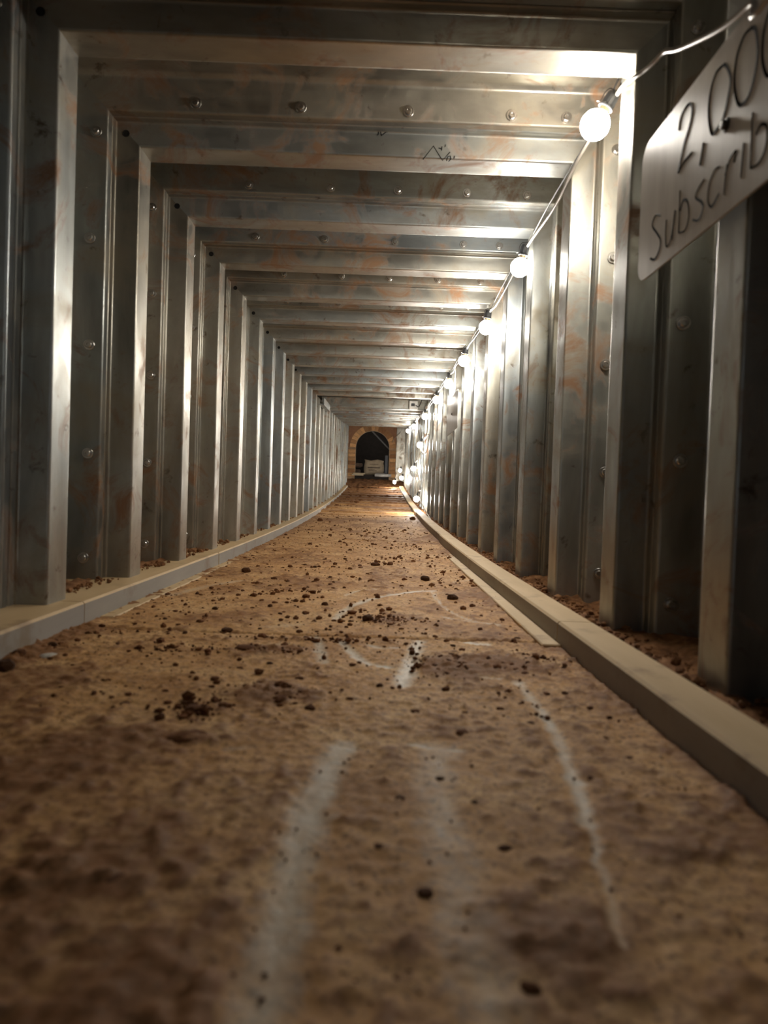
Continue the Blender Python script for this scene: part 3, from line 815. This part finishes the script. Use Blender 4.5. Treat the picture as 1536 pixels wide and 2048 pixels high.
seq = [((1190, 250), (0.15, 0.52), 'nearest lit globe bulb, largest and closest to the lettered sign'),
       ((1040, 535), (0.15, 0.20), 'second lit globe bulb from the sign, hanging just below it along the wall'),
       ((972, 655), (0.1, 0.12), 'third lit globe bulb from the sign along the string'),
       ((928, 722), (0.1, 0.12), 'fourth lit globe bulb along the string, right above the distant plate'),
       ((897, 768), (0.1, 0.1), 'fifth lit globe bulb, just left of the distant plate'),
       ((873, 800), (0.1, 0.1), 'sixth lit globe bulb from the sign, beyond the distant plate'),
       ((850, 833), (0.1, 0.1), 'seventh lit globe bulb, last of the high ones spaced singly'),
       ((828, 853), (0.1, 0.1), 'right bulb of the tight cluster at the far end of the ceiling'),
       ((816, 862), (0.1, 0.1), 'middle bulb of the tight cluster at the far end of the ceiling'),
       ((804, 865), (0.1, 0.1), 'left bulb of the tight cluster nearest the arch top')]
ends = []
for (px, py), tl, lb in seq: ends.append(bulb(at(px, py, X=BX), lb, tl))
low = [((840, 890), 0.36, 'lit bulb hanging midway down the right wall beyond the plate'),
       ((827, 937), 0.36, 'lit bulb hanging low on the right wall, above the floor one'),
       ((833, 998), 0.34, 'lit bulb lying lowest behind the right batten'),
       ((800, 941), 0.31, 'lit bulb beside the arch, upper one of the far low pair'),
       ((803, 956), 0.31, 'lit bulb beside the arch, lower one of the far low pair'),
       ((789, 964), 0.24, 'lit bulb at the floor near the foot of arch')]
lends = []
for (px, py), X, lb in low:
    pp = at(px, py, X=X)
    if pp.y > YEND-0.2: pp = at(px, py, Y=YEND-0.25)
    fl = (rise(pp.y)+FLOOR_Z+0.03)
    if pp.z < fl: pp.z = fl
    lends.append(bulb(pp, lb, (0.2, 0.3)))
# pale main cord: from above the sign through every socket
lead = [at(1560, -35, X=0.392), at(1505, 6, X=0.392), at(1440, 58, X=0.392), at(1360, 97, X=0.391), at(1330, 103, X=0.39), at(1310, 122, X=0.388), at(1290, 140, X=0.386), at(1262, 160, X=0.385)]
path = list(lead)
for i, e in enumerate(ends):
    path.append(e + Vector((0.004, -0.008, -0.004)))
    if i < len(ends)-1:
        f = ends[i+1]
        for t in (0.3, 0.6, 0.85): path.append(e.lerp(f, t) + Vector((0.006+random.uniform(-.006, .006), 0, -0.012*math.sin(math.pi*t)+random.uniform(-.004, .004))))
path = [lead[0]+Vector((0.01, -0.5, 0.06))] + path
mb = MB(); mb.tube(smooth_path(path, 5), 0.0036, 7)
tag(mb.build('bulb_cord', M_CABLE, None, smooth=True, origin=tuple(path[0])), 'pale cord running along the right wall through the bulb sockets', 'cord')
# dark support wire above the cord
path = []
for i, e in enumerate(ends[:8]):
    path.append(e + Vector((0.010, 0.0, 0.013)))
    if i < 7:
        for t in (0.35, 0.7): path.append(e.lerp(ends[i+1], t) + Vector((0.010, 0, 0.018+random.uniform(-.005, .006))))
path = [Vector((XR-0.003, ends[0].y+0.03, H-0.005)), ends[0]+Vector((0.018, 0.01, 0.05))] + path
mb = MB(); mb.tube(smooth_path(path, 4), 0.0020, 5)
tag(mb.build('support_wire', M_WIRE, None, origin=tuple(path[0])), 'thin dark support wire running just above the bulb cord', 'wire')
# dark stick of wire poking out near the fourth bulb
a, c = at(912, 725, X=0.34), at(880, 741, X=0.30)
# tangle of cord hanging down the right wall
path = [ends[6]+Vector((0.02, 0.05, 0)), at(855, 860, X=0.38), at(848, 880, X=0.38), at(858, 870, X=0.38), at(852, 905, X=0.38), at(843, 900, X=0.38), lends[0], at(838, 915, X=0.37), lends[1], at(836, 950, X=0.37), at(842, 975, X=0.37), lends[2], at(845, 1010, X=0.37), at(862, 1040, X=0.40), at(868, 1045, X=0.40)]
path = [Vector(p_) for p_ in path]
mb = MB(); mb.tube(smooth_path(path, 5), 0.004, 6)
tag(mb.build('hanging_cord', M_CABLE, None, smooth=True, origin=tuple(path[0])), 'pale tangled cord hanging down the right wall to the floor', 'cord')
path = [ends[9], at(796, 870, X=0.28), at(788, 878, Y=YEND-.1), at(785, 886, Y=YEND-.1)]
mb = MB(); mb.tube(smooth_path(path, 4), 0.005, 5)
tag(mb.build('cord_tail', M_CABLE, None, origin=tuple(path[0])), 'loose cord tail hanging against the brick beside the arch', 'cord')

# ------------------------------------------------------------------ hand-lettered plates on the right wall
def plate_outline(y0, y1, z0, z1, r, n=6):
    pts = []
    for cy, cz, a0 in ((y1-r, z1-r, 0), (y0+r, z1-r, 90), (y0+r, z0+r, 180), (y1-r, z0+r, 270)):
        for i in range(n+1):
            a = math.radians(a0+90*i/n); pts.append((cy+r*math.cos(a), cz+r*math.sin(a)))
    return pts
M_PLATE, nt, b = mat('brushed_plate')
v = objvec(nt, (1, 1, 0.15))
nt.links.new(ramp(nt, noise(nt, v, 40, 5, 0.6), [(0.3, (0.54, 0.51, 0.47)), (0.7, (0.66, 0.63, 0.58))]), b.inputs['Base Color'])
b.inputs['Metallic'].default_value = 0.15
nt.links.new(fmap(nt, noise(nt, objvec(nt), 10, 4), 0.3, 0.7, 0.29, 0.43), b.inputs['Roughness'])
PX = 0.402
def plate(name_label, y0, y1, z0, z1, r, dz=0.0):
    root = empty('sign', (PX, (y0+y1)/2, z0+dz), name_label, 'sign')
    o = plate_outline(y0, y1, z0, z1, r); N = len(o)
    vs = [(PX, y, z+dz) for y, z in o] + [(PX+0.003, y, z+dz) for y, z in o]
    mb = MB(); mb.add(vs, [tuple(range(N)), tuple(range(2*N-1, N-1, -1))] + [(i, N+i, N+(i+1) % N, (i+1) % N) for i in range(N)])
    mb.build('plate', M_PLATE, root)
    c = ((y0+y1)/2, (z0+z1)/2+dz)
    mb = MB(); Mx = Matrix.Translation((PX, c[0], c[1])) @ Matrix.Rotation(-math.pi/2, 4, 'Y')
    mb.lathe([(0.0085, 0), (0.0085, 0.0016), (0.0055, 0.0018), (0.0055, 0.0055), (0.003, 0.0062), (0.0, 0.0062)], 12, 0, Mx)
    mb.build('bolt', M_DARKBOLT, root)
    mb = MB(); mb.tube([(PX+0.003, c[0], c[1]), (XR, c[0], c[1])], 0.011, 12); mb.build('spacer', M_BOLT, root)
    return root
s1 = plate('grey plate hand-lettered 2,000 Subscribers, on the right wall in front', 0.572, 1.131, 0.566, 0.782, 0.028)
SC_ = 3.413
def stroke(mb, pts, r=0.0041, n=5, closed=False):
    P = [(PX+0.0031, y, z) for y, z in pts]
    P = smooth_path(P, n)
    mb.tube(P, r, 6)
def px2(pts):
    out = []
    for x, y in pts:
        q = at(1230+x/SC_, y/SC_, X=PX); out.append((q.y, q.z))
    return out
G = {}
G['2'] = px2([(435,890),(450,800),(490,725),(518,712),(525,770),(505,870),(470,990),(430,1180)]) ; G['2b'] = px2([(430,1180),(470,1110),(525,1040)])
G[','] = px2([(605,975),(580,1130)])
G['0'] = px2([(745,440),(690,500),(650,640),(640,800),(660,910),(690,890),(740,800),(775,650),(790,540),(770,465),(745,440)])
G['0b'] = px2([(930,190),(880,250),(830,400),(815,560),(830,680),(860,720),(915,650),(960,480),(975,330),(960,200),(930,190)])
G['S'] = px2([(310,1470),(275,1475),(255,1540),(285,1590),(310,1640),(300,1710),(270,1770),(240,1765)])
G['u'] = px2([(352,1500),(346,1600),(350,1680),(375,1650),(398,1540),(410,1435)]); G['u2'] = px2([(410,1435),(400,1530),(390,1640)])
G['b'] = px2([(445,1300),(440,1440),(435,1590)]); G['b2'] = px2([(435,1590),(480,1570),(505,1470),(495,1375),(465,1370),(445,1440)])
G['s'] = px2([(610,1225),(575,1280),(550,1345),(590,1380),(600,1420),(570,1500),(530,1500)])
G['c'] = px2([(715,1140),(680,1165),(645,1260),(635,1370),(660,1410),(710,1320)])
G['r'] = px2([(765,1120),(755,1220),(745,1330)]); G['r2'] = px2([(752,1200),(785,1090),(825,1030),(812,1110)])
G['i'] = px2([(880,975),(870,1090),(860,1215)])
G['B'] = px2([(940,770),(932,960),(925,1150)]); G['B2'] = px2([(925,1150),(985,1110),(1030,1000),(1040,870),(1000,850),(960,920)])
def shift(pts, dy, dz=0): return [(y+dy, z+dz) for y, z in pts]
mb = MB()
for kx in ('2', '2b', ',', '0', '0b'): stroke(mb, G[kx])
stroke(mb, shift(G['0'], -0.125, -0.002))
mb.build('number', M_INK, s1, origin=(PX, 0.855, 0.70))
mb = MB()
for kx in ('S', 'u', 'u2', 'b', 'b2', 's', 'c', 'r', 'r2', 'i', 'B', 'B2'): stroke(mb, G[kx], 0.0038)
ye = 0.740
stroke(mb, [(ye, 0.612), (ye-0.028, 0.616), (ye-0.026, 0.632), (ye-0.014, 0.637), (ye-0.002, 0.625), (ye+0.001, 0.605), (ye-0.010, 0.592), (ye-0.028, 0.595)], 0.0038)
stroke(mb, shift(G['r'], -0.150, 0), 0.0038); stroke(mb, shift(G['r2'], -0.150, 0), 0.0038)
stroke(mb, shift(G['s'], -0.268, 0), 0.0038)
mb.build('word', M_INK, s1, origin=(PX, 0.855, 0.61))
# second plate, far along the wall: lettering too small to read
q0 = at(917, 776, X=PX); q1 = at(914, 855, X=PX); q2 = at(895, 830, X=PX)
s2 = plate('distant grey plate on the right wall below the fourth bulb', q0.y, q2.y, q1.z, q0.z, 0.028)
for row, (z, h_) in enumerate(((q1.z+0.030, 0.030), (q1.z+0.105, 0.05))):
    y = q2.y-0.06
    while y > q0.y+0.07:
        hh = h_*random.uniform(0.7, 1.0); mb = MB(); stroke(mb, [(y, z+hh), (y-0.012, z+hh*0.5), (y-0.006, z), (y-0.022, z+hh*0.3)], 0.0022, 3); mb.build('letter', M_INK, s2); y -= random.uniform(0.034, 0.05)
